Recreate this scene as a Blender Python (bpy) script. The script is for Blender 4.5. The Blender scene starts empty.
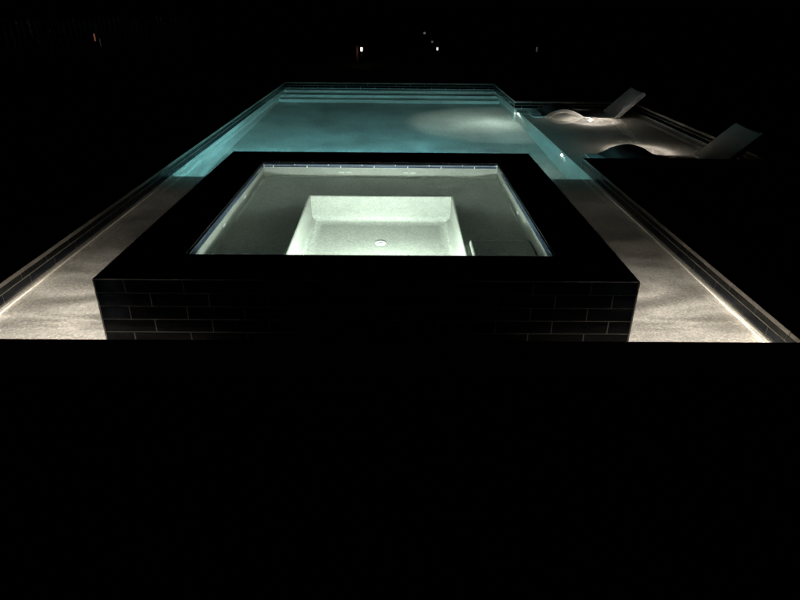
import bpy, bmesh, math, random
from mathutils import Vector, Matrix
random.seed(7)
S = bpy.context.scene
COL = S.collection

# ------------------------------------------------------------------ camera, world, moon, exposure
CAM_H = 1.54
F, PIT, YAW, ROL = 602.8, 0.4577, 0.0115, 0.0103
cd = bpy.data.cameras.new('camera'); cam = bpy.data.objects.new('camera', cd); COL.objects.link(cam)
cd.sensor_width = 36.0; cd.lens = F / 800 * 36; cd.clip_start = 0.05; cd.clip_end = 2000
cd.shift_x = -0.0025
Xh = Vector((math.cos(YAW), -math.sin(YAW), 0)); Yh = Vector((math.sin(YAW), math.cos(YAW), 0)); Zh = Vector((0, 0, 1))
FW = Yh * math.cos(PIT) - Zh * math.sin(PIT); UP = Yh * math.sin(PIT) + Zh * math.cos(PIT)
RT = Xh * math.cos(ROL) + UP * math.sin(ROL); UP2 = UP * math.cos(ROL) - Xh * math.sin(ROL)
M = Matrix((RT, UP2, -FW)).transposed().to_4x4(); M.translation = Vector((0, 0, CAM_H))
cam.matrix_world = M
S.camera = cam

w = bpy.data.worlds.new('World'); S.world = w; w.use_nodes = True
nt = w.node_tree
sky = nt.nodes.new('ShaderNodeTexSky'); sky.sky_type = 'NISHITA'; sky.sun_disc = False
sky.sun_elevation = math.radians(38); sky.sun_rotation = math.radians(200)
nt.links.new(sky.outputs[0], nt.nodes['Background'].inputs[0])
nt.nodes['Background'].inputs[1].default_value = 0.00002           # a moonless, clouded night
sd = bpy.data.lights.new('moon', 'SUN'); sd.energy = 0.0004; sd.angle = math.radians(0.5); sd.color = (1, .95, .9)
so = bpy.data.objects.new('moon', sd); COL.objects.link(so); so.rotation_euler = (math.radians(52), 0, math.radians(-20))

S.render.engine = 'CYCLES'
S.view_settings.view_transform = 'Standard'; S.view_settings.look = 'None'
S.view_settings.exposure = 0; S.view_settings.gamma = 1; S.view_settings.use_curve_mapping = False
cy = S.cycles
cy.max_bounces = 10; cy.diffuse_bounces = 4; cy.glossy_bounces = 4; cy.transmission_bounces = 6
cy.caustics_reflective = True; cy.caustics_refractive = True; cy.blur_glossy = 0.3
cy.sample_clamp_indirect = 25
cy.use_denoising = True
try:
    cy.denoiser = 'OPENIMAGEDENOISE'; cy.denoising_input_passes = 'RGB_ALBEDO_NORMAL'; cy.denoising_prefilter = 'ACCURATE'
except Exception: pass

# ------------------------------------------------------------------ main levels (metres, deck surface at z = 0)
ZW, ZSW = -0.115, 0.231                # pool water, spa water
SH, LG, DP = -0.25, -0.275, -1.215     # wet shelf floor, sun ledge floor, deep floor
XL, XR, YN, YF = -2.387, 2.088, 2.660, 13.690
LX, LY0, LY1 = 4.170, 6.760, 11.110    # sun ledge
YS = 6.42                              # end of the shelf that carries the spa
SX0, SX1, SY0, SY1 = -1.564, 1.270, 2.8505, 5.829      # spa outside
IX0, IX1, IY0, IY1 = -1.197, 0.912, 3.197, 5.424       # spa inside
ZT = 0.250
WX0, WX1, WY0, WY1, BZ, WZ = -0.712, 0.456, 3.50, 4.885, -0.215, -0.79   # foot well

# ------------------------------------------------------------------ helpers
def mat(name, base, rough=0.6, spec=0.5, metal=0.0):
    m = bpy.data.materials.new(name); m.use_nodes = True
    b = m.node_tree.nodes['Principled BSDF']
    b.inputs['Base Color'].default_value = (*base, 1); b.inputs['Roughness'].default_value = rough
    b.inputs['Specular IOR Level'].default_value = spec; b.inputs['Metallic'].default_value = metal
    return m, m.node_tree, b
def node(nt, t, **k):
    n = nt.nodes.new(t)
    for a, v in k.items(): setattr(n, a, v)
    return n
def mth(nt, op, a, b=None, c=None, clamp=False):
    n = nt.nodes.new('ShaderNodeMath'); n.operation = op; n.use_clamp = clamp
    for i, v in enumerate((a, b, c)):
        if v is None: continue
        if isinstance(v, (int, float)): n.inputs[i].default_value = v
        else: nt.links.new(v, n.inputs[i])
    return n.outputs[0]
def ramp(nt, fac, stops):
    r = nt.nodes.new('ShaderNodeValToRGB'); e = r.color_ramp.elements
    while len(e) < len(stops): e.new(0.5)
    for el, (p, c) in zip(e, stops): el.position = p; el.color = (*c, 1)
    nt.links.new(fac, r.inputs[0]); return r.outputs[0]
def noise(nt, vec, scale, detail=3, rough=0.5):
    n = node(nt, 'ShaderNodeTexNoise'); n.inputs['Scale'].default_value = scale
    n.inputs['Detail'].default_value = detail; n.inputs['Roughness'].default_value = rough
    nt.links.new(vec, n.inputs['Vector']); return n.outputs[0]
def mixc(nt, fac, a, b, mode='MIX'):
    n = node(nt, 'ShaderNodeMix', data_type='RGBA', blend_type=mode)
    for s, v in ((n.inputs[0], fac), (n.inputs[6], a), (n.inputs[7], b)):
        if isinstance(v, (int, float)): s.default_value = v
        elif isinstance(v, tuple): s.default_value = (*v, 1)
        else: nt.links.new(v, s)
    return n.outputs[2]

def newobj(name, bm, m, parent=None, smooth=False, bevel=0, seg=2, recalc=True):
    if recalc: bmesh.ops.recalc_face_normals(bm, faces=bm.faces[:])
    me = bpy.data.meshes.new(name); bm.to_mesh(me); bm.free()
    o = bpy.data.objects.new(name, me); COL.objects.link(o)
    if m: me.materials.append(m)
    if smooth:
        for p in me.polygons: p.use_smooth = True
    if bevel:
        b = o.modifiers.new('bevel', 'BEVEL'); b.width = bevel; b.segments = seg; b.limit_method = 'ANGLE'; b.angle_limit = math.radians(35)
        b.harden_normals = False
    if parent: o.parent = parent
    return o
def local(parent, o):
    """parent keeping the world place (parents are only ever translated/rotated empties)"""
    o.parent = parent; o.matrix_parent_inverse = parent.matrix_basis.inverted(); return o
def tag(o, label, cat, group=None):
    o['label'] = label; o['category'] = cat
    if group: o['group'] = group
    return o
def thing(name, label, cat, loc=(0, 0, 0), rz=0, group=None):
    o = bpy.data.objects.new(name, None); COL.objects.link(o); o.location = loc; o.rotation_euler = (0, 0, rz)
    o.empty_display_size = .2
    return tag(o, label, cat, group)
def struct(o): o['kind'] = 'structure'; return o
def box(bm, x0, x1, y0, y1, z0, z1):
    vs = [bm.verts.new(p) for p in ((x0,y0,z0),(x1,y0,z0),(x1,y1,z0),(x0,y1,z0),(x0,y0,z1),(x1,y0,z1),(x1,y1,z1),(x0,y1,z1))]
    for f in ((0,3,2,1),(4,5,6,7),(0,1,5,4),(1,2,6,5),(2,3,7,6),(3,0,4,7)): bm.faces.new([vs[i] for i in f])
def quad(bm, *ps): return bm.faces.new([bm.verts.new(p) for p in ps])
def lathe(bm, prof, n=20, c=(0, 0, 0), axis='Z'):
    """profile of (radius, height) revolved about an axis through c"""
    rings = []
    for r, h in prof:
        ring = []
        for k in range(n):
            a = 2 * math.pi * k / n; u, v = r * math.cos(a), r * math.sin(a)
            p = {'Z': (u, v, h), 'X': (h, u, v), 'Y': (u, h, v)}[axis]
            ring.append(bm.verts.new((c[0] + p[0], c[1] + p[1], c[2] + p[2])))
        rings.append(ring)
    for a, b in zip(rings, rings[1:]):
        for k in range(n): bm.faces.new((a[k], a[(k+1) % n], b[(k+1) % n], b[k]))
    bm.faces.new(rings[0][::-1]); bm.faces.new(rings[-1])
def cells(bm, xs, ys, z, inside, zf=None):
    """flat sheet made of the grid cells whose centre is inside; vertices shared"""
    V = {}
    def v(i, j):
        if (i, j) not in V: V[i, j] = bm.verts.new((xs[i], ys[j], z))
        return V[i, j]
    for i in range(len(xs) - 1):
        for j in range(len(ys) - 1):
            if inside((xs[i] + xs[i+1]) / 2, (ys[j] + ys[j+1]) / 2):
                bm.faces.new((v(i, j), v(i+1, j), v(i+1, j+1), v(i, j+1)))

# ------------------------------------------------------------------ materials
def plaster(name, base, warm, scale=1.0, lo=.70, hi=1.22):
    """exposed pebble plaster: small light and dark grains, faint blotches"""
    m, nt, b = mat(name, base, .55, .35)
    geo = node(nt, 'ShaderNodeNewGeometry'); P = geo.outputs['Position']
    vo = node(nt, 'ShaderNodeTexVoronoi'); vo.inputs['Scale'].default_value = 105 * scale; nt.links.new(P, vo.inputs['Vector'])
    bw = node(nt, 'ShaderNodeSeparateColor'); nt.links.new(vo.outputs['Color'], bw.inputs[0])
    grain = ramp(nt, bw.outputs[0], [(0, tuple(lo * c for c in base)), (.35, tuple(.88 * c for c in base)), (.75, tuple(1.06 * c for c in base)), (1, tuple(min(1, hi * c) for c in warm))])
    bl = noise(nt, P, 1.7, 5, .6)
    blc = ramp(nt, bl, [(.3, (.80, .80, .80)), (.7, (1.06, 1.05, 1.04))])
    c = mixc(nt, 1.0, grain, blc, 'MULTIPLY')
    fine = noise(nt, P, 420 * scale, 2, .7)
    fc = ramp(nt, fine, [(.3, (.8, .8, .8)), (.7, (1.12, 1.12, 1.12))])
    c = mixc(nt, .8, c, fc, 'MULTIPLY')
    nt.links.new(c, b.inputs['Base Color'])
    bp = node(nt, 'ShaderNodeBump'); bp.inputs['Strength'].default_value = .16; bp.inputs['Distance'].default_value = .002
    nt.links.new(vo.outputs['Distance'], bp.inputs['Height']); nt.links.new(bp.outputs[0], b.inputs['Normal'])
    return m
M_PLAST = plaster('pool_plaster', (.56, .53, .47), (.62, .57, .48))
M_SPAPL = plaster('spa_plaster', (.295, .31, .285), (.32, .32, .285), 1.1, .78, 1.15)

def tilemat(name, base, var, rough=.16):
    m, nt, b = mat(name, base, rough, .2)
    oi = node(nt, 'ShaderNodeNewGeometry')
    r = oi.outputs['Random Per Island']
    P = oi.outputs['Position']
    n = noise(nt, P, 9, 4, .6)
    s = mth(nt, 'ADD', mth(nt, 'MULTIPLY', r, .6), mth(nt, 'MULTIPLY', n, .5))
    c = ramp(nt, s, [(.15, base), (.85, var)])
    nt.links.new(c, b.inputs['Base Color'])
    st = node(nt, 'ShaderNodeMapping'); st.inputs['Scale'].default_value = (6, 6, 60); nt.links.new(P, st.inputs[0])
    sn = noise(nt, st.outputs[0], 3, 3, .6)
    nt.links.new(mth(nt, 'ADD', mth(nt, 'MULTIPLY', sn, .16), rough - .05), b.inputs['Roughness'])
    bp = node(nt, 'ShaderNodeBump'); bp.inputs['Strength'].default_value = .05; bp.inputs['Distance'].default_value = .001
    nt.links.new(sn, bp.inputs['Height']); nt.links.new(bp.outputs[0], b.inputs['Normal'])
    return m
M_TILE = tilemat('navy_glass_tile', (.008, .014, .03), (.016, .028, .05))
M_TILEG = tilemat('charcoal_tile', (.010, .012, .013), (.020, .022, .022), .25)
M_TILEB = tilemat('black_spa_tile', (.004, .005, .008), (.010, .012, .018), .22)
M_RIM = tilemat('blue_rim_tile', (.03, .045, .075), (.07, .095, .14), .15)
M_GROUT, ntg, bg = mat('pale_grout', (.6, .58, .54), .8, .2)
gn = noise(ntg, node(ntg, 'ShaderNodeNewGeometry').outputs['Position'], 60, 4, .7)
ntg.links.new(ramp(ntg, gn, [(.3, (.62, .60, .57)), (.7, (.80, .78, .74))]), bg.inputs['Base Color'])

def stone(name, c0, c1, rough=.7, sc=6):
    m, nt, b = mat(name, c0, rough, .3)
    P = node(nt, 'ShaderNodeNewGeometry').outputs['Position']
    n1 = noise(nt, P, sc, 6, .65); n2 = noise(nt, P, sc * 25, 3, .6)
    c = mixc(nt, 1.0, ramp(nt, n1, [(.3, c0), (.7, c1)]), ramp(nt, n2, [(.25, (.75, .75, .75)), (.75, (1.15, 1.15, 1.15))]), 'MULTIPLY')
    nt.links.new(c, b.inputs['Base Color'])
    bp = node(nt, 'ShaderNodeBump'); bp.inputs['Strength'].default_value = .3; bp.inputs['Distance'].default_value = .003
    nt.links.new(n2, bp.inputs['Height']); nt.links.new(bp.outputs[0], b.inputs['Normal'])
    return m
M_COPE = stone('coping_stone', (.58, .52, .48), (.70, .64, .59))
M_DECK = stone('deck_paving', (.16, .15, .14), (.24, .22, .20))
M_SPATOP = stone('black_coping_stone', (.012, .012, .013), (.020, .020, .021), .75)
M_GRASS = stone('lawn_grass', (.020, .035, .010), (.045, .065, .020), .9, 1.2)
M_WHITE = mat('white_fitting', (.50, .51, .49), .35)[0]
M_GREY = mat('grey_plastic', (.25, .26, .26), .4)[0]
M_STEEL = mat('steel', (.45, .45, .45), .3, .5, 1.0)[0]
M_IRON = mat('black_iron', (.03, .03, .03), .5)[0]
M_LOUNGE, ntl, bl_ = mat('lounger_resin', (.74, .70, .68), .5, .35)
ln = noise(ntl, node(ntl, 'ShaderNodeTexCoord').outputs['Object'], 90, 3, .6)
ntl.links.new(ramp(ntl, ln, [(.3, (.68, .64, .62)), (.7, (.80, .76, .74))]), bl_.inputs['Base Color'])
bpp = node(ntl, 'ShaderNodeBump'); bpp.inputs['Strength'].default_value = .15; bpp.inputs['Distance'].default_value = .002
ntl.links.new(ln, bpp.inputs['Height']); ntl.links.new(bpp.outputs[0], bl_.inputs['Normal'])

def emit(name, col, s):
    m = bpy.data.materials.new(name); m.use_nodes = True; nt = m.node_tree; nt.nodes.clear()
    e = node(nt, 'ShaderNodeEmission'); e.inputs[0].default_value = (*col, 1); e.inputs[1].default_value = s
    o = node(nt, 'ShaderNodeOutputMaterial'); nt.links.new(e.outputs[0], o.inputs[0]); return m

def watermat(name, bump):
    m = bpy.data.materials.new(name); m.use_nodes = True; nt = m.node_tree; nt.nodes.clear()
    g = node(nt, 'ShaderNodeBsdfGlass'); g.inputs['IOR'].default_value = 1.333; g.inputs['Roughness'].default_value = 0
    g.inputs['Color'].default_value = (.97, 1, .995, 1)
    P = node(nt, 'ShaderNodeNewGeometry').outputs['Position']
    n = noise(nt, P, 2.2, 3, .5)
    bp = node(nt, 'ShaderNodeBump'); bp.inputs['Strength'].default_value = 1; bp.inputs['Distance'].default_value = bump
    nt.links.new(n, bp.inputs['Height']); nt.links.new(bp.outputs[0], g.inputs['Normal'])
    o = node(nt, 'ShaderNodeOutputMaterial'); nt.links.new(g.outputs[0], o.inputs[0])
    return m
M_WATER = watermat('pool_water', .0015)
M_SWATER = watermat('spa_water', .0010)

RECEIVERS = []
def recv(o): o.cycles.is_caustics_receiver = True; return o

# ------------------------------------------------------------------ ground and deck
def in_pool(x, y):
    return (XL < x < XR and YN < y < YF) or (XR - .1 < x < LX and LY0 < y < LY1)
COPE_W = .30
def in_cope(x, y):
    return ((XL - COPE_W < x < XR + COPE_W and YN - COPE_W < y < YF + COPE_W) or (XR < x < LX + COPE_W and LY0 - COPE_W < y < LY1 + COPE_W)) and not in_pool(x, y)
XS = sorted({-6.5, XL - COPE_W, XL, XR, XR + COPE_W, LX, LX + COPE_W, 7.5})
YS_ = sorted({-2.5, YN - COPE_W, YN, LY0 - COPE_W, LY0, LY1, LY1 + COPE_W, YF, YF + COPE_W, 15.6})

bm = bmesh.new()
gx = [-900, -60, -6.5] + [7.5, 60, 900]; gy = [-900, -30, -2.5, 15.6, 60, 1200]
cells(bm, gx, gy, -.06, lambda x, y: not (-6.5 < x < 7.5 and -2.5 < y < 15.6))
struct(newobj('lawn', bm, M_GRASS))

bm = bmesh.new()
dxs = [-6.5, XL - COPE_W - .004, XR + COPE_W + .004, LX + COPE_W + .004, 7.5]
dys = [-2.5, YN - COPE_W - .004, LY0 - COPE_W - .004, LY1 + COPE_W + .004, YF + COPE_W + .004, 15.6]
def in_deck(x, y):
    a = dxs[1] < x < dxs[2] and dys[1] < y < dys[4]
    b = dxs[1] < x < dxs[3] and dys[2] < y < dys[3]
    return not (a or b)
# pavers
px = .905
i = 0
X = -6.5
while X < 7.5 - .01:
    Y = -2.5 + (0.3 if i % 2 else 0)
    while Y < 15.6 - .01:
        x0, x1, y0, y1 = X, min(X + px, 7.5), Y, min(Y + .6, 15.6)
        # clip against the coping blocks
        pieces = [(x0, x1, y0, y1)]
        for (a0, a1, b0, b1) in ((dxs[1], dxs[2], dys[1], dys[4]), (dxs[1], dxs[3], dys[2], dys[3])):
            out = []
            for (p0, p1, q0, q1) in pieces:
                if p1 <= a0 or p0 >= a1 or q1 <= b0 or q0 >= b1: out.append((p0, p1, q0, q1)); continue
                if p0 < a0: out.append((p0, a0, q0, q1)); p0 = a0
                if p1 > a1: out.append((a1, p1, q0, q1)); p1 = a1
                if q0 < b0: out.append((p0, p1, q0, b0))
                if q1 > b1: out.append((p0, p1, b1, q1))
            pieces = out
        for (p0, p1, q0, q1) in pieces:
            if p1 - p0 > .02 and q1 - q0 > .02: box(bm, p0 + .003, p1 - .003, q0 + .003, q1 - .003, -.07, -.001 - random.random() * .0012)
        Y += .6
    X += px; i += 1
struct(newobj('deck', bm, M_DECK, bevel=.004, seg=1))
bm = bmesh.new()
cells(bm, dxs, dys, -.012, in_deck)
struct(newobj('paving_bed', bm, M_GROUT))

# ------------------------------------------------------------------ swimming pool
pool = thing('swimming_pool', 'rectangular in-ground swimming pool glowing teal with dark waterline tiles and a sun ledge', 'pool', (0, 8, -1))
def P_(o): return local(pool, o)

# coping: separate stones round the edge
bm = bmesh.new()
def run(x0, y0, x1, y1, z0, z1, out, L=.61, start=0.0, overlap=0):
    """stones from (x0,y0) to (x1,y1); out = outward unit normal"""
    dx, dy = x1 - x0, y1 - y0; n = math.hypot(dx, dy); dx /= n; dy /= n
    t = start
    cuts = [0]
    while t < n:
        if t > .08: cuts.append(t)
        t += L
    if n - cuts[-1] < .08: cuts.pop()
    cuts.append(n)
    for a, b in zip(cuts, cuts[1:]):
        ax, ay, bx, by = x0 + dx * a, y0 + dy * a, x0 + dx * b, y0 + dy * b
        g = .0015
        xs = sorted((ax + dx * g, bx - dx * g, ax + out[0] * COPE_W, bx + out[0] * COPE_W) if out[0] else (ax + dx * g, bx - dx * g))
        ys = sorted((ay + dy * g, by - dy * g, ay + out[1] * COPE_W, by + out[1] * COPE_W) if out[1] else (ay + dy * g, by - dy * g))
        box(bm, xs[0], xs[-1], ys[0], ys[-1], z0, z1)
CW = COPE_W
run(XL - CW, YN, XR + CW, YN, -.027, 0, (0, -1), start=.2)
run(XL, YN, XL, YF, -.027, 0, (-1, 0), start=.31)
run(XR, YN, XR, LY0 - CW, -.027, 0, (1, 0), start=.11)
run(XR, LY0, LX + CW, LY0, -.027, 0, (0, -1), start=.4)
run(LX, LY0, LX, LY1, -.027, 0, (1, 0), start=.3)
run(XR, LY1, LX + CW, LY1, -.027, 0, (0, 1), start=.5)
run(XR, LY1 + CW, XR, YF, -.027, 0, (1, 0), start=.3)
run(XL - CW, YF, XR + CW, YF, -.027, 0, (0, 1), start=.25)
cop = P_(newobj('coping', bm, M_COPE, bevel=.003, seg=2)); recv(cop)

# structural walls (shell) behind the tiles, plaster below
TB = -.150                # foot of the tile band
edges = [  # start, end, inward normal
    ((XL, YN), (XR, YN), (0, 1)), ((XR, YN), (XR, LY0), (-1, 0)), ((XR, LY0), (LX, LY0), (0, 1)), ((LX, LY0), (LX, LY1), (-1, 0)),
    ((LX, LY1), (XR, LY1), (0, -1)), ((XR, LY1), (XR, YF), (-1, 0)), ((XR, YF), (XL, YF), (0, -1)), ((XL, YF), (XL, YN), (1, 0))]
OFF = .006                # tile faces stand this far back from the coping face
bmg = bmesh.new(); bmt1 = bmesh.new(); bmt2 = bmesh.new()
def tile_row(bm, a, b, nrm, z0, z1, off, phase, L=.3067, gap=.0042, proud=.003, gz=None):
    """one course of individual glass tiles on the wall from a to b"""
    dx, dy = b[0] - a[0], b[1] - a[1]; n = math.hypot(dx, dy); dx /= n; dy /= n
    gz = gap if gz is None else gz
    t = phase % L - L
    while t < n:
        s0, s1 = max(t, 0) + gap / 2, min(t + L, n) - gap / 2
        t += L
        if s1 - s0 < .012: continue
        e = .0012
        def p(s, z, o): return (a[0] + dx * s - nrm[0] * (off - o), a[1] + dy * s - nrm[1] * (off - o), z)
        zb, zt = z0 + gz / 2, z1 - gz / 2
        back = [p(s0, zb, 0), p(s1, zb, 0), p(s1, zt, 0), p(s0, zt, 0)]
        frt = [p(s0 + e, zb + e, proud), p(s1 - e, zb + e, proud), p(s1 - e, zt - e, proud), p(s0 + e, zt - e, proud)]
        B = [bm.verts.new(q) for q in back]; Fv = [bm.verts.new(q) for q in frt]
        bm.faces.new(Fv)
        for k in range(4): bm.faces.new((B[k], B[(k+1) % 4], Fv[(k+1) % 4], Fv[k]))
def ph(a, b, y):      # phase so that a joint falls at world y on a wall along y
    return (y - a[1]) * (1 if b[1] > a[1] else -1)
for a, b, n in edges:
    along_y = abs(b[0] - a[0]) < 1e-6
    p2 = ph(a, b, 2.959 if a[0] > 0 else 3.010) if along_y else .11
    p1 = ph(a, b, 2.800 if a[0] > 0 else 2.925) if along_y else .265
    tile_row(bmt1, a, b, n, -.0715, -.027, OFF, p1, gz=.008, gap=.006)
    tile_row(bmt2, a, b, n, -.1475, -.0715, OFF, p2, gz=.008, gap=.006)
    def p(q, z, o=OFF): return (q[0] - n[0] * o, q[1] - n[1] * o, z)
    ext = lambda q, s: q
    quad(bmg, p(a, -.0275), p(b, -.0275), p(b, TB), p(a, TB))
M1 = P_(newobj('upper_waterline_tile', bmt1, M_TILEG)); recv(M1)
M2 = P_(newobj('lower_waterline_tile', bmt2, M_TILE)); recv(M2)
G0 = P_(newobj('grout', bmg, M_GROUT)); recv(G0)

# plaster basin
bm = bmesh.new()
PO = .0035
xl, xr, yn, yf, lx, ly0, ly1 = XL - PO, XR + PO, YN - PO, YF + PO, LX + PO, LY0 - PO, LY1 + PO
ST = [(13.43, -.235), (13.07, -.555), (12.77, -.875)]     # step edges and tread heights
# side wall left: follows shelf, deep end, steps
def wall(x, pts):
    """vertical wall at x, given (y, floor z) spans"""
    for (y0, y1, z) in pts: quad(bm, (x, y0, TB), (x, y1, TB), (x, y1, z), (x, y0, z))
sp = [(yn, YS, SH), (YS, ST[2][0], DP), (ST[2][0], ST[1][0], ST[2][1]), (ST[1][0], ST[0][0], ST[1][1]), (ST[0][0], yf, ST[0][1])]
wall(xl, sp)
EDGE = XR + .035                                       # ledge nosing
wall(xr, [(yn, YS, SH), (YS, ly0, DP), (ly1, ST[2][0], DP)] + sp[2:])
quad(bm, (xl, yn, TB), (xr, yn, TB), (xr, yn, SH), (xl, yn, SH))
quad(bm, (xl, yf, TB), (xr, yf, TB), (xr, yf, ST[0][1]), (xl, yf, ST[0][1]))
# ledge walls and floor
quad(bm, (EDGE, ly0, TB), (lx, ly0, TB), (lx, ly0, LG), (EDGE, ly0, LG))
quad(bm, (xr, ly0, TB), (EDGE, ly0, TB), (EDGE, ly0, DP), (xr, ly0, DP))
quad(bm, (lx, ly0, TB), (lx, ly1, TB), (lx, ly1, LG), (lx, ly0, LG))
quad(bm, (EDGE, ly1, TB), (lx, ly1, TB), (lx, ly1, LG), (EDGE, ly1, LG))
quad(bm, (xr, ly1, TB), (EDGE, ly1, TB), (EDGE, ly1, DP), (xr, ly1, DP))
quad(bm, (xl, YS, DP), (EDGE, YS, DP), (EDGE, ST[2][0], DP), (xl, ST[2][0], DP))
bmesh.ops.remove_doubles(bm, verts=bm.verts[:], dist=.0005)
bas = P_(newobj('basin', bm, M_PLAST, recalc=False))
# shelf under the spa with its drop wall
bm = bmesh.new()
r = .012
def prof_sheet(pts, x0, x1):
    """extrude a (y,z) polyline along x"""
    A = [bm.verts.new((x0, y, z)) for y, z in pts]; B = [bm.verts.new((x1, y, z)) for y, z in pts]
    for k in range(len(pts) - 1): bm.faces.new((A[k], B[k], B[k+1], A[k+1]))
def rnd(y, z, s, n=4, r=.014):   # rounded nosing at (y,z): horizontal arriving, vertical leaving; s=+1 edge faces +y
    return [(y - s * r + s * r * math.sin(t), z - r + r * math.cos(t)) for t in [math.pi / 2 * k / n for k in range(n + 1)]]
prof_sheet([(SY1 - .02, SH)] + rnd(YS, SH, 1) + [(YS, DP)], xl, xr)
prof_sheet([(yn, SH), (SY0 + .02, SH)], xl, xr)
prof_sheet([(SY0 + .02, SH), (SY1 - .02, SH)], xl, SX0 + .02)
prof_sheet([(SY0 + .02, SH), (SY1 - .02, SH)], SX1 - .02, xr)
bmesh.ops.remove_doubles(bm, verts=bm.verts[:], dist=.0005)
shelf = P_(newobj('spa_shelf', bm, M_PLAST, smooth=False))
bm = bmesh.new()
pts = [(yf, ST[0][1])] + rnd(ST[0][0], ST[0][1], -1) + [(ST[0][0], ST[1][1])]
pts += rnd(ST[1][0], ST[1][1], -1) + [(ST[1][0], ST[2][1])] + rnd(ST[2][0], ST[2][1], -1) + [(ST[2][0], DP)]
prof_sheet(pts, xl, xr)
steps = P_(newobj('entry_steps', bm, M_PLAST))
bm = bmesh.new()
def prof_sheet_y(pts, y0, y1):
    A = [bm.verts.new((x, y0, z)) for x, z in pts]; B = [bm.verts.new((x, y1, z)) for x, z in pts]
    for k in range(len(pts) - 1): bm.faces.new((A[k], B[k], B[k+1], A[k+1]))
prof_sheet_y([(lx, LG)] + rnd(EDGE, LG, -1) + [(EDGE, DP)], ly0, ly1)
ledge = P_(newobj('sun_ledge', bm, M_PLAST))

# pool fittings
def ring_fit(name, c, axis, s, parent, r=.035, inner=.016):
    """round wall fitting: dished ring with a dark eye (child)"""
    bm = bmesh.new()
    lathe(bm, [(r, 0), (r, s * .004), (r * .9, s * .008), (inner * 1.15, s * .006), (inner, s * .003)], 20, c, axis)
    o = local(parent, newobj(name, bm, M_WHITE, smooth=True))
    bm = bmesh.new()
    d = {'X': Vector((s, 0, 0)), 'Y': Vector((0, s, 0)), 'Z': Vector((0, 0, s))}[axis]
    cc = Vector(c) + d * .0035
    lathe(bm, [(inner * .8, 0), (inner * .8, s * .003), (inner * .3, s * .006)], 14, cc, axis)
    e = newobj('eyeball_nozzle', bm, M_GREY if name == 'drain' else M_WHITE, smooth=True); e.parent = o; e.matrix_parent_inverse = (o.matrix_parent_inverse).inverted() if False else Matrix()
    e.location = (0, 0, 0)
    return o
ring_fit('return_fitting', (XR + PO + .036 - .002, 8.905, -.54), 'X', -1, pool, .03)
ring_fit('return_fitting', (xl + .001, 6.78, -.20), 'X', 1, pool, .04)

# ------------------------------------------------------------------ lamps
def dirlamp(name, loc, energy, color, h, kind, prm, radius=.012, spot=None, caust=True, parent=None):
    """point/spot lamp under water whose beam profile is a node formula over its own axes (like an IES file)"""
    L = bpy.data.lights.new(name, 'SPOT' if spot else 'POINT'); L.energy = energy; L.color = color; L.shadow_soft_size = radius
    o = bpy.data.objects.new(name, L); COL.objects.link(o); o.location = loc
    if spot:
        d, ang, blend = spot
        o.rotation_euler = Vector(d).to_track_quat('-Z', 'Y').to_euler(); L.spot_size = ang; L.spot_blend = blend
    try: L.cycles.is_caustics_light = caust
    except Exception: pass
    L.use_nodes = True; nt = L.node_tree; nt.nodes.clear()
    e = node(nt, 'ShaderNodeEmission'); out = node(nt, 'ShaderNodeOutputLight'); nt.links.new(e.outputs[0], out.inputs[0])
    g = node(nt, 'ShaderNodeNewGeometry'); sep = node(nt, 'ShaderNodeSeparateXYZ')
    nt.links.new(g.outputs['Incoming'], sep.inputs[0])        # direction between lamp and lit point, world axes
    kind(nt, sep, e.inputs['Strength'], h, prm)
    if parent: local(parent, o)
    return o
SGN = 1.0   # sign of Incoming.z for points below the lamp is -SGN
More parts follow.
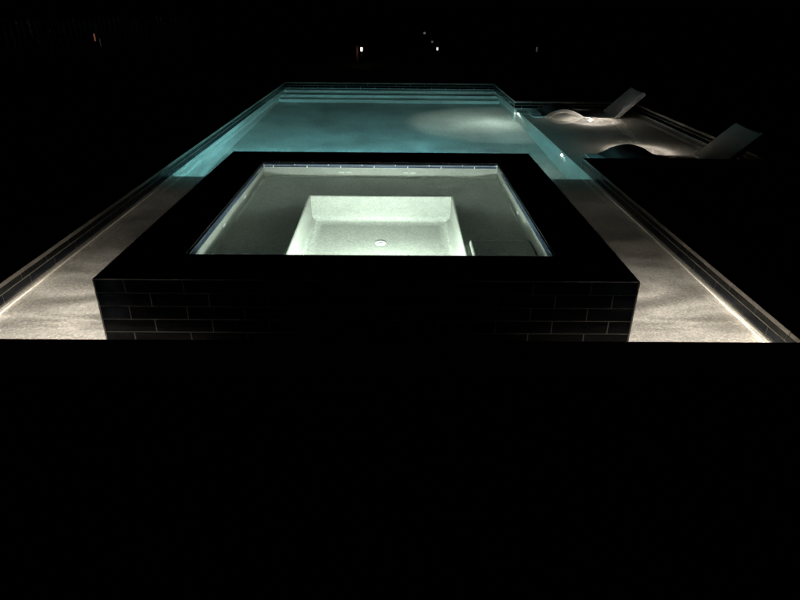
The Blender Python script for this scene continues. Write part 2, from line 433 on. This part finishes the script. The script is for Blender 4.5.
def k_floor(nt, sep, out, h, prm):
    """chosen fall-off over the flat floor h below the lamp; prm = (exponent, ripple, up strength, near clamp)"""
    ex, rip, up, r0, side, zc = prm
    z = mth(nt, 'MULTIPLY', sep.outputs[2], -SGN)
    dn = mth(nt, 'MAXIMUM', z, .004)
    R = mth(nt, 'DIVIDE', h, dn)                               # distance to the floor
    px = mth(nt, 'MULTIPLY', sep.outputs[0], R); py = mth(nt, 'MULTIPLY', sep.outputs[1], R)
    ox = mth(nt, 'MAXIMUM', mth(nt, 'MULTIPLY', sep.outputs[0], side), .02)
    cap = mth(nt, 'DIVIDE', .47, ox)
    wf = mth(nt, 'SUBTRACT', 1, mth(nt, 'MULTIPLY', mth(nt, 'MULTIPLY', mth(nt, 'SUBTRACT', mth(nt, 'DIVIDE', R, cap), 1), 3, clamp=True), .78))
    R = mth(nt, 'MINIMUM', R, cap)                   # the beam towards the side wall is held back
    q = mth(nt, 'DIVIDE', mth(nt, 'MAXIMUM', R, .8), r0)
    f = mth(nt, 'POWER', mth(nt, 'ADD', mth(nt, 'MULTIPLY', q, q), 1), -ex)
    f = mth(nt, 'ADD', f, mth(nt, 'MULTIPLY', mth(nt, 'DIVIDE', mth(nt, 'SUBTRACT', R, 1.9), .8, clamp=True), .011))
    I = mth(nt, 'DIVIDE', mth(nt, 'MULTIPLY', f, mth(nt, 'POWER', R, 3)), h)
    cmb = node(nt, 'ShaderNodeCombineXYZ'); nt.links.new(mth(nt, 'MULTIPLY', px, .35), cmb.inputs[0]); nt.links.new(mth(nt, 'ADD', mth(nt, 'MULTIPLY', py, 1.1), prm[0] * 3), cmb.inputs[1])
    n = node(nt, 'ShaderNodeTexNoise'); n.inputs['Scale'].default_value = 1.6; n.inputs['Detail'].default_value = 2; n.inputs['Distortion'].default_value = 1.2
    nt.links.new(cmb.outputs[0], n.inputs['Vector'])
    rg = mth(nt, 'SUBTRACT', 1, mth(nt, 'ABSOLUTE', mth(nt, 'MULTIPLY', mth(nt, 'SUBTRACT', n.outputs[0], .5), 4.5)), clamp=True)
    I = mth(nt, 'MULTIPLY', I, mth(nt, 'ADD', 1 - rip * .12, mth(nt, 'MULTIPLY', mth(nt, 'POWER', rg, 2.5), rip)))
    s = mth(nt, 'GREATER_THAN', z, 0)
    I = mth(nt, 'MULTIPLY', mth(nt, 'MULTIPLY', I, wf), mth(nt, 'DIVIDE', mth(nt, 'SUBTRACT', z, zc), .010, clamp=True))          # cut added to the beam formula: nothing leaves level with the floor
    inw = mth(nt, 'DIVIDE', mth(nt, 'SUBTRACT', mth(nt, 'MULTIPLY', sep.outputs[0], -side), .80), .15, clamp=True)      # beam cut added towards the spa front, keeps its middle dark
    fade = mth(nt, 'DIVIDE', mth(nt, 'SUBTRACT', 1.12, R), .65, clamp=True)
    I = mth(nt, 'MULTIPLY', I, mth(nt, 'ADD', mth(nt, 'MULTIPLY', inw, fade), mth(nt, 'SUBTRACT', 1, inw)))
    ow = mth(nt, 'ADD', .3, mth(nt, 'MAXIMUM', mth(nt, 'MULTIPLY', sep.outputs[0], side), 0))
    v = mth(nt, 'ADD', mth(nt, 'MULTIPLY', I, s), mth(nt, 'MULTIPLY', mth(nt, 'MULTIPLY', mth(nt, 'SUBTRACT', sep.outputs[2], .65), 20, clamp=True), mth(nt, 'MULTIPLY', ow, up)))
    nt.links.new(v, out)
def k_ring(nt, sep, out, h, prm):
    """uplight lens: bright eye, dim disc, bright ring at r = rr, slow fade beyond; prm = (rr, up)"""
    rr_, up = prm
    z = mth(nt, 'MULTIPLY', sep.outputs[2], -SGN); dn = mth(nt, 'MAXIMUM', z, .006)
    R = mth(nt, 'DIVIDE', h, dn)
    f = node(nt, 'ShaderNodeFloatCurve'); c = f.mapping.curves[0]
    pts = [(0, 1.0), (.025, .8), (.05, .30), (.09, .20), (.145, .24), (.170, .85), (.185, .95), (.205, .35), (.25, .09), (.375, .014), (.60, .003), (1, .0005)]  # the ring thrown back by the water surface is drawn into this beam curve
    while len(c.points) < len(pts): c.points.new(.5, .5)
    for q, (a, b) in zip(c.points, pts): q.location = (a, b); q.handle_type = 'AUTO'
    f.mapping.update()
    nt.links.new(mth(nt, 'DIVIDE', R, 2.0, clamp=True), f.inputs['Value'])
    I = mth(nt, 'MULTIPLY', f.outputs[0], mth(nt, 'DIVIDE', mth(nt, 'POWER', mth(nt, 'MAXIMUM', R, .03), 3), h))
    s = mth(nt, 'GREATER_THAN', z, 0)
    I = mth(nt, 'MULTIPLY', I, mth(nt, 'DIVIDE', mth(nt, 'SUBTRACT', z, .012), .04, clamp=True))
    zu = mth(nt, 'MULTIPLY', mth(nt, 'SUBTRACT', sep.outputs[2], .65), 20, clamp=True)      # upward cone that leaves the water
    nt.links.new(mth(nt, 'ADD', mth(nt, 'MULTIPLY', I, s), mth(nt, 'MULTIPLY', zu, up)), out)
def k_streak(nt, sep, out, h, prm):
    """flood lamp with soft long streaks (rippled water); prm = (ripple, scale x, scale z, seed)"""
    rip, sx, sz, seed, fwd, upmin, skew, down = prm
    n = node(nt, 'ShaderNodeTexNoise'); n.inputs['Scale'].default_value = 1; n.inputs['Detail'].default_value = 4; n.inputs['Distortion'].default_value = .6
    cmb = node(nt, 'ShaderNodeCombineXYZ')
    hd = mth(nt, 'MAXIMUM', mth(nt, 'ABSOLUTE', sep.outputs[0]), mth(nt, 'ABSOLUTE', sep.outputs[1]))
    nt.links.new(mth(nt, 'MULTIPLY', mth(nt, 'ARCTAN2', sep.outputs[0], sep.outputs[1]), sx), cmb.inputs[0])
    nt.links.new(mth(nt, 'MULTIPLY', sep.outputs[2], sz), cmb.inputs[1]); cmb.inputs[2].default_value = seed
    nt.links.new(cmb.outputs[0], n.inputs['Vector'])
    rg = mth(nt, 'MULTIPLY', mth(nt, 'SUBTRACT', n.outputs[0], .5), rip * 2)
    calm = mth(nt, 'MULTIPLY', mth(nt, 'SUBTRACT', .42, mth(nt, 'ABSOLUTE', sep.outputs[2])), 4, clamp=True)
    v = mth(nt, 'MAXIMUM', mth(nt, 'ADD', 1, mth(nt, 'MULTIPLY', rg, calm)), .05)
    y2 = mth(nt, 'POWER', mth(nt, 'ABSOLUTE', sep.outputs[1]), 2)
    upcut = mth(nt, 'ADD', upmin, mth(nt, 'MULTIPLY', mth(nt, 'DIVIDE', mth(nt, 'SUBTRACT', .60, sep.outputs[2]), .2, clamp=True), 1 - upmin))   # upward light cut from the beam, keeps things above water dark
    v = mth(nt, 'MULTIPLY', v, upcut)
    if down: v = mth(nt, 'MULTIPLY', v, mth(nt, 'SUBTRACT', 1, mth(nt, 'MULTIPLY', mth(nt, 'MULTIPLY', mth(nt, 'ADD', sep.outputs[2], .36), 4, clamp=True), down)))
    if skew: v = mth(nt, 'MULTIPLY', v, mth(nt, 'SUBTRACT', 1, mth(nt, 'MULTIPLY', mth(nt, 'POWER', mth(nt, 'MAXIMUM', sep.outputs[0], 0), 1.5), skew)))
    nt.links.new(mth(nt, 'MULTIPLY', v, mth(nt, 'ADD', 1 - fwd, mth(nt, 'MULTIPLY', y2, fwd))), out)

M_LENSC = emit('cool_lens', (.75, 1, 1), 3)
M_LENSU = emit('uplight_lens', (1, .92, .84), 25)
M_LENSG = emit('glare_lens', (.92, 1, .97), 70)
M_LENSW = emit('warm_lens', (1, .93, .84), 12)
def k_beam(nt, sep, out, h, prm):
    """reflector lamp: wide dim beam with a hot centre; prm = (aim, tightness, floor level, seed)"""
    aim, tight, base, seed = prm
    a = Vector(aim).normalized()
    d = mth(nt, 'ADD', mth(nt, 'ADD', mth(nt, 'MULTIPLY', sep.outputs[0], a.x), mth(nt, 'MULTIPLY', sep.outputs[1], a.y)), mth(nt, 'MULTIPLY', sep.outputs[2], a.z))
    g = mth(nt, 'POWER', mth(nt, 'MAXIMUM', d, 0), tight)
    n = node(nt, 'ShaderNodeTexNoise'); n.inputs['Scale'].default_value = 3.5; n.inputs['Detail'].default_value = 3
    cmb = node(nt, 'ShaderNodeCombineXYZ')
    for i in range(3): nt.links.new(sep.outputs[i], cmb.inputs[i])
    nt.links.new(cmb.outputs[0], n.inputs['Vector'])
    v = mth(nt, 'MULTIPLY', mth(nt, 'ADD', g, base), mth(nt, 'ADD', .7, mth(nt, 'MULTIPLY', n.outputs[0], .6)))
    z = mth(nt, 'MAXIMUM', mth(nt, 'MULTIPLY', sep.outputs[2], -1), .12)
    v = mth(nt, 'DIVIDE', v, mth(nt, 'POWER', z, 1.3))        # evens out the far part of the beam
    nt.links.new(v, out)
def wall_lamp(name_, c, axis, s, parent, lensmat, R=.055):
    """niche lamp: trim ring with a domed lens as sub-part"""
    bm = bmesh.new(); lathe(bm, [(R * 1.35, 0), (R * 1.35, s * .005), (R * 1.2, s * .011), (R, s * .011), (R * .96, s * .004)], 28, c, axis)
    o = local(parent, newobj(name_, bm, M_WHITE, smooth=True))
    bm = bmesh.new(); lathe(bm, [(R * .93, s * .005), (R * .85, s * .012), (R * .6, s * .018), (R * .2, s * .021)], 24, c, axis)
    l = newobj('lens', bm, lensmat, smooth=True); l.parent = o; l.matrix_parent_inverse = Matrix()
    return o

TEAL = (.23, .73, .88)
WARM = (1.0, .925, .865)
SPAC = (.86, 1.0, .89)
# one big flood in the drop wall behind the spa
wall_lamp('flood_light', (-.35, YS + .001, -.62), 'Y', 1, pool, M_LENSC, .08)
dirlamp('flood_lamp', (-.35, YS + .05, -.62), 650, TEAL, 1, k_streak, (2.2, 5, 26, 2.3, .85, 0.02, .55, 0), .05, parent=pool, caust=True)
# two small white lamps in the ledge wall
for k, (yy, en) in enumerate(((10.79, 42), (7.70, 7))):
    wall_lamp('ledge_wall_light', (EDGE - .001, yy, -.40), 'X', -1, pool, M_LENSG, .05)
    dirlamp('ledge_wall_lamp', (EDGE - .05, yy, -.40), en, (.76, 1.0, .95), 1, k_beam, ((-.58, 0, -.81), 6, .30, k), .02,
            spot=((-.07, 0, -1), math.radians(128), .10), parent=pool, caust=False)
# small lamps in the near wall, one each side of the spa
for k, (xx, en) in enumerate(((-1.98, 1.0), (1.68, 1.0))):
    wall_lamp('near_wall_light', (xx, yn + .001, -.200), 'Y', 1, pool, M_LENSW, .022)
    dirlamp('near_wall_lamp', (xx, yn + .03, -.165), 70 * en, WARM, -.165 - SH, k_floor, (4.4, 2.2, 7.0, 1.4, (-1, 1)[k], .02), .003, parent=pool, caust=False)
# two uplights in the ledge floor
for k, (xx, yy, en) in enumerate(((3.15, 10.05, 1.0), (3.14, 7.80, 1.0))):
    wall_lamp('ledge_uplight', (xx, yy, LG + .001), 'Z', 1, pool, M_LENSU, .035)
    dirlamp('ledge_uplight_lamp', (xx, yy, LG + .05), 88 * en, (1, .90, .84), .05, k_ring, (.36, 60.0), .012, parent=pool, caust=False)

# ------------------------------------------------------------------ raised spa
spa = thing('raised_spa', 'square raised spa clad in black brick-bond tiles with glowing pale green interior', 'spa', (-.147, 4.34, SH))
def Q_(o): return local(spa, o)
bmt = bmesh.new(); bmg = bmesh.new()
RH = .0775
walls = [((SX0, SY0), (SX1, SY0), (0, -1)), ((SX1, SY0), (SX1, SY1), (1, 0)), ((SX1, SY1), (SX0, SY1), (0, 1)), ((SX0, SY1), (SX0, SY0), (-1, 0))]
topz = ZT - .006
for a, b, n in walls:
    z = topz; k = 0
    while z > SH + .01:
        z0 = max(z - RH, SH)
        if n == (0, -1): phs = (-1.4115 if k % 2 == 0 else -1.288) - a[0]
        else: phs = .1 + .152 * (k % 2)
        tile_row(bmt, a, b, n, z0, z, 0.003, phs, L=.3045, gap=.006, gz=.006)
        z = z0; k += 1
    def p(q, z, o=.003): return (q[0] - n[0] * o, q[1] - n[1] * o, z)
    quad(bmg, p(a, topz), p(b, topz), p(b, SH), p(a, SH))
recv(Q_(newobj('cladding_tile', bmt, M_TILEB)))
# pale metal edge trim along the top and up the corners
bme = bmesh.new()
e = .0045
box(bme, SX0 - e + .003, SX1 + e - .003, SY0 - e + .003, SY0 + .001, topz + .0003, ZT - .0003)
box(bme, SX0 - e + .003, SX1 + e - .003, SY1 - .001, SY1 + e - .003, topz + .0003, ZT - .0003)
box(bme, SX0 - e + .003, SX0 + .001, SY0 + .0012, SY1 - .0012, topz + .0003, ZT - .0003)
box(bme, SX1 - .001, SX1 + e - .003, SY0 + .0012, SY1 - .0012, topz + .0003, ZT - .0003)
for cx, cyy in ((SX0, SY0), (SX1, SY0), (SX0, SY1), (SX1, SY1)):
    box(bme, cx - .0035, cx + .0035, cyy - .0035, cyy + .0035, SH + .001, topz - .0002)
recv(Q_(newobj('edge_trim', bme, M_GROUT)))
recv(Q_(newobj('grout', bmg, M_GROUT)))
# top: black stone slabs between the trim and the inner rim
bm = bmesh.new()
def slabs(x0, x1, y0, y1, along, L, start):
    t = start; lo, hi = (x0, x1) if along == 'x' else (y0, y1)
    cuts = [lo] + [c for c in [lo + start + L * k for k in range(40)] if lo + .05 < c < hi - .05] + [hi]
    for a, b in zip(cuts, cuts[1:]):
        if along == 'x': box(bm, a + .001, b - .001, y0 + .001, y1 - .001, ZT - .03, ZT)
        else: box(bm, x0 + .001, x1 - .001, a + .001, b - .001, ZT - .03, ZT)
slabs(SX0 + .002, SX1 - .002, SY0 + .002, IY0, 'x', .305, .12)
slabs(SX0 + .002, SX1 - .002, IY1, SY1 - .002, 'x', .305, .2)
slabs(SX0 + .002, IX0, IY0, IY1, 'y', .305, .18)
slabs(IX1, SX1 - .002, IY0, IY1, 'y', .305, .1)
recv(Q_(newobj('coping', bm, M_SPATOP, bevel=.0015, seg=1)))
bm = bmesh.new()
for (a0, a1, b0, b1) in ((SX0 + .004, SX1 - .004, SY0 + .004, IY0 - .002), (SX0 + .004, SX1 - .004, IY1 + .002, SY1 - .004), (SX0 + .004, IX0 - .002, IY0, IY1), (IX1 + .002, SX1 - .004, IY0, IY1)):
    quad(bm, (a0, b0, ZT - .004), (a1, b0, ZT - .004), (a1, b1, ZT - .004), (a0, b1, ZT - .004))
Q_(newobj('coping_joint', bm, M_GROUT))
# inner rim tiles
bmt = bmesh.new(); bmg = bmesh.new()
iw = [((IX0, IY0), (IX1, IY0), (0, 1), .1), ((IX1, IY0), (IX1, IY1), (-1, 0), .05), ((IX1, IY1), (IX0, IY1), (0, -1), .0), ((IX0, IY1), (IX0, IY0), (1, 0), .1)]
for a, b, n, p0 in iw:
    if n == (0, -1): p0 = a[0] - (-.505)          # joints read off the far rim
    tile_row(bmt, a, b, n, ZT - .003 - .074, ZT - .003, .004, p0 + (.11 if n == (0, -1) else .15), L=.3033, gap=.007, gz=.007)
    tile_row(bmt, a, b, n, ZT - .152, ZT - .077, .004, p0, L=.3033, gap=.007, gz=.007)
    def p(q, z, o=.004): return (q[0] - n[0] * o, q[1] - n[1] * o, z)
    quad(bmg, p(a, ZT - .0005), p(b, ZT - .0005), p(b, ZT - .155), p(a, ZT - .155))
recv(Q_(newobj('rim_tile', bmt, M_RIM)))
recv(Q_(newobj('rim_grout', bmg, M_GROUT)))
# spa basin: walls, bench, foot well, one mesh with rounded edges
bm = bmesh.new()
o_ = .0045
def loop(x0, x1, y0, y1, d): return [(x0 + d, y0 + d), (x1 - d, y0 + d), (x1 - d, y1 - d), (x0 + d, y1 - d)]
Lps = [loop(IX0 - o_, IX1 + o_, IY0 - o_, IY1 + o_, 0)] * 2; Z = [ZT - .154, BZ + .02]
for k in (1, 2, 3): t = math.pi / 2 * k / 3; Lps.append(loop(IX0 - o_, IX1 + o_, IY0 - o_, IY1 + o_, .02 * (1 - math.cos(t)))); Z.append(BZ + .02 * (1 - math.sin(t)))
NR = .03
for k in range(6): t = math.pi / 2 * k / 5; Lps.append(loop(WX0, WX1, WY0, WY1, -NR * (1 - math.sin(t)))); Z.append(BZ - NR * (1 - math.cos(t)))
CR = .11
for k in range(9): t = math.pi / 2 * k / 8; Lps.append(loop(WX0, WX1, WY0, WY1, CR * (1 - math.cos(t)))); Z.append(WZ + CR * (1 - math.sin(t)))
V = [[bm.verts.new((x, y, z)) for x, y in lp] for lp, z in zip(Lps, Z)]
for A, B in zip(V, V[1:]):
    for k in range(4): bm.faces.new((A[k], A[(k+1) % 4], B[(k+1) % 4], B[k]))
bm.faces.new(V[-1])
for f_ in bm.faces: f_.smooth = True
bas2 = Q_(newobj('basin', bm, M_SPAPL, smooth=False))
es = bas2.modifiers.new('edges', 'EDGE_SPLIT'); es.split_angle = math.radians(40)
# raised corner seat, front right
bm = bmesh.new()
box(bm, .500, IX1 + .003, IY0 - .003, 3.87, BZ - .01, -.135)
bmesh.ops.bevel(bm, geom=bm.edges[:], offset=.02, segments=3, profile=.5, affect='EDGES')
Q_(newobj('corner_seat', bm, M_SPAPL))
# jets
for x in (-.50, -.435, .085, .15): ring_fit('jet', (x, IY1 + .004, -.045), 'Y', -1, spa, .027)
for y in (4.647, 4.003): ring_fit('jet', (IX0 - .004, y, -.03), 'X', 1, spa, .03)
for y in (4.35,): ring_fit('jet', (IX1 + .004, y, -.07), 'X', -1, spa, .03)
ring_fit('drain', (-.122, 4.44, WZ + .002), 'Z', 1, spa, .045, .02)
wall_lamp('spa_light', (-.128, WY0 + .001, -.40), 'Y', 1, spa, emit('spa_lens', (.8, 1, .85), 6), .07)
dirlamp('spa_lamp', (-.128, WY0 + .05, -.43), 280, SPAC, 1, k_streak, (.12, 3, 6, 1.5, .65, .6, 0, .22), .04, parent=spa, caust=False)

# ------------------------------------------------------------------ water
bm = bmesh.new()
def near(a, lo, hi, n): return [lo + (hi - lo) * k / n for k in range(n + 1)]
wx = [XL - .005, SX0 + .001, SX1 - .001, XR + .005, LX + .005]; wy = [YN - .005, SY0 + .001, SY1 - .001, LY0 - .005, LY1 + .005, YF + .005]
def in_w(x, y):
    if SX0 < x < SX1 and SY0 < y < SY1: return False
    return x < XR or LY0 < y < LY1
cells(bm, wx, wy, ZW, in_w)
wp = struct(newobj('pool_water', bm, M_WATER, recalc=False)); wp.cycles.is_caustics_caster = True
bm = bmesh.new()
quad(bm, (IX0 - .003, IY0 - .003, ZSW), (IX1 + .003, IY0 - .003, ZSW), (IX1 + .003, IY1 + .003, ZSW), (IX0 - .003, IY1 + .003, ZSW))
ws = struct(newobj('spa_water', bm, M_SWATER, recalc=False)); ws.cycles.is_caustics_caster = True

# ------------------------------------------------------------------ in-pool loungers
def catmull(pts, n):
    out = []
    P = [pts[0]] + pts + [pts[-1]]
    for i in range(1, len(P) - 2):
        for k in range(n):
            t = k / n
            out.append(tuple(.5 * ((2 * P[i][c]) + (-P[i-1][c] + P[i+1][c]) * t + (2*P[i-1][c] - 5*P[i][c] + 4*P[i+1][c] - P[i+2][c]) * t*t + (-P[i-1][c] + 3*P[i][c] - 3*P[i+1][c] + P[i+2][c]) * t**3) for c in (0, 1)))
    out.append(pts[-1]); return out
def lounger(label, loc, rz=0):
    """one moulded S-curved shell: seat shell and raised back; feet and the arch under the knees"""
    root = thing('pool_lounger', label, 'pool lounger', loc, rz, 'loungers standing in the shallow ledge water')
    W = .68; T = .065
    body = catmull([(0, -.030), (.09, -.015), (.19, .015), (.34, .090), (.51, .125), (.68, .090), (.84, .010), (1.00, -.022), (1.18, -.028), (1.32, -.012)], 6)
    back = catmull([(1.335, .010), (1.46, .125), (1.60, .262), (1.75, .405)], 6)
    def shell(path, name, scoop, parent, end_r):
        bm = bmesh.new(); rows = []
        n = len(path)
        for i, (s, z) in enumerate(path):
            a = path[max(i - 1, 0)]; b = path[min(i + 1, n - 1)]
            tx, tz = b[0] - a[0], b[1] - a[1]; l = math.hypot(tx, tz); tx /= l; tz /= l
            nx, nz = -tz, tx
            row = []; m = 12
            for j in range(m + 1):                       # top skin, scooped across the width
                v = j / m; c = -scoop * (1 - (2 * v - 1) ** 2)
                row.append((s + nx * c, v * W, z + nz * c))
            for j in range(m, -1, -1):
                v = j / m; c = -T - scoop * .6 * (1 - (2 * v - 1) ** 2)
                row.append((s + nx * c, v * W, z + nz * c))
            rows.append([bm.verts.new(p) for p in row])
        for A, B in zip(rows, rows[1:]):
            for k in range(len(A)): bm.faces.new((A[k], A[(k+1) % len(A)], B[(k+1) % len(A)], B[k]))
        bm.faces.new(rows[0]); bm.faces.new(rows[-1][::-1])
        bmesh.ops.recalc_face_normals(bm, faces=bm.faces[:])
        ed = [e for e in bm.edges if len(e.link_faces) == 2 and e.calc_face_angle(0) > math.radians(50)]
        bmesh.ops.bevel(bm, geom=ed, offset=.012, segments=3, profile=.6, affect='EDGES')
        o = newobj(name, bm, M_LOUNGE, smooth=True); o.parent = parent; recv(o); return o
    shell(body, 'seat_shell', .012, root, 0)
    shell(back, 'backrest', .030, root, 0)
    fl = (LG - ZW)
    for s0, s1, zt in ((.03, .16, -.085), (1.10, 1.34, -.075)):
        bm = bmesh.new(); box(bm, s0, s1, .03, W - .03, fl + .001, zt)
        bmesh.ops.bevel(bm, geom=bm.edges[:], offset=.01, segments=2, affect='EDGES')
        o = newobj('foot_block', bm, M_LOUNGE); o.parent = root; recv(o)
    bm = bmesh.new()          # prop wedge behind the raised back
    for y0, y1 in ((.12, .56),):
        vs = [(1.35, fl + .001), (1.44, fl + .001), (1.47, .035), (1.43, .010), (1.36, -.05)]
        A = [bm.verts.new((s, y0, z)) for s, z in vs]; B = [bm.verts.new((s, y1, z)) for s, z in vs]
        bm.faces.new(A[::-1]); bm.faces.new(B)
        for k in range(len(vs)): bm.faces.new((A[k], A[(k+1) % len(vs)], B[(k+1) % len(vs)], B[k]))
    o = newobj('back_prop', bm, M_LOUNGE, bevel=.008); o.parent = root; recv(o)
    return root
lounger('white lounger at the far end of the sun ledge, side lit by a floor light', (2.237, 10.22, ZW), math.radians(-2))
lounger('dim white lounger nearest the black deck, tall grey backrest against the dark', (2.305, 6.85, ZW), math.radians(-3))

# ------------------------------------------------------------------ distant garden lamps and fence
def pt(px, py, D):
    dx, dy = px - 402, py - 300.1
    a = math.cos(ROL) * dx + math.sin(ROL) * dy; b = -math.sin(ROL) * dx + math.cos(ROL) * dy
    v = Xh * a + FW * F + UP * (-b); return Vector((0, 0, CAM_H)) + v * (D / -v.z)
def stake(x, y, h, label, col, s, w=.05, head=.11, energy=0):
    r_ = thing('garden_light', label, 'garden light', (x, y, -.06), 0, 'small lights in the dark garden beyond the pool')
    bm = bmesh.new(); lathe(bm, [(.012, 0), (.012, h)], 10); o = newobj('stake', bm, M_IRON, smooth=True); o.parent = r_
    bm = bmesh.new(); lathe(bm, [(w * .9, h), (w, h + .01), (w, h + head), (w * .9, h + head + .005)], 16)
    o = newobj('lamp_glass', bm, emit('lamp_glow', col, s), smooth=True); o.parent = r_
    bm = bmesh.new(); lathe(bm, [(w * 1.5, h + head + .006), (w * 1.4, h + head + .02), (.01, h + head + .05)], 16); o = newobj('lamp_cap', bm, M_IRON, smooth=True); o.parent = r_
    return r_
stake(-1.01, 18.55, .36, 'brightest garden light, white lantern right beside a thin reddish post', (1, .97, .88), 1.6, .032, .10)
stake(1.15, 18.6, .40, 'small white garden light, lowest of three in a slanting row beyond the pool', (1, .93, .80), .8, .028, .075)
stake(1.18, 22.0, .41, 'faint garden light in the middle of three in a slanting row', (.9, .95, 1), .07, .03, .06)
stake(1.17, 28.2, .42, 'faint small garden light, topmost of three in a slanting row', (.95, .97, 1), .12, .042, .07)
stake(3.95, 18.4, .40, 'very faint pale garden light alone to the right of the slanting row', (1, .95, .85), .04, .020, .12)
stake(-10.0, 21.7, .38, 'faint orange garden light far to the left', (1, .38, .22), .12, .06, .22)
stake(-8.9, 19.6, .35, 'dim grey garden light below the orange one', (.8, .9, .8), .012, .05, .22)

bark, ntb, bb = mat('bark', (.20, .09, .06), .9, .2)
bn = noise(ntb, node(ntb, 'ShaderNodeNewGeometry').outputs['Position'], 25, 4, .7)
ntb.links.new(ramp(ntb, bn, [(.3, (.10, .04, .03)), (.7, (.26, .11, .08))]), bb.inputs['Base Color'])
po = thing('garden_post', 'short thin reddish post lit by the lantern beside it', 'post', (-1.16, 18.62, -.06))
bm = bmesh.new(); lathe(bm, [(.050, 0), (.044, .05), (.040, .44), (.030, .47)], 14); o = newobj('shaft', bm, bark, smooth=True); o.parent = po
bm = bmesh.new(); lathe(bm, [(.052, .471), (.056, .485), (.030, .505), (.006, .515)], 14); o = newobj('post_cap', bm, bark, smooth=True); o.parent = po
L = bpy.data.lights.new('lantern_lamp', 'POINT'); L.energy = .06; L.color = (1, .75, .55); L.shadow_soft_size = .06
o = bpy.data.objects.new('lantern_lamp', L); COL.objects.link(o); o.location = (-1.07, 18.50, .26)

fence = thing('picket_fence', 'dark slatted fence barely visible at the far left of the pool', 'fence', (-7.6, 12, -.06), math.radians(66))
bm = bmesh.new()
x = -5.5
while x < 5.5: box(bm, x, x + .07, -.012, .012, .05, 1.25); x += .13
o = newobj('slat_panel', bm, stone('weathered_wood', (.10, .085, .07), (.16, .14, .12), .85, 5)); o.parent = fence
bm = bmesh.new()
for z in (.25, 1.05): box(bm, -5.5, 5.5, .013, .05, z, z + .08)
o = newobj('rail', bm, M_IRON); o.parent = fence
for k in range(6):
    bm = bmesh.new(); box(bm, -5.5 + 2.18 * k, -5.41 + 2.18 * k, .051, .14, 0, 1.32); o = newobj('post', bm, M_IRON); o.parent = fence
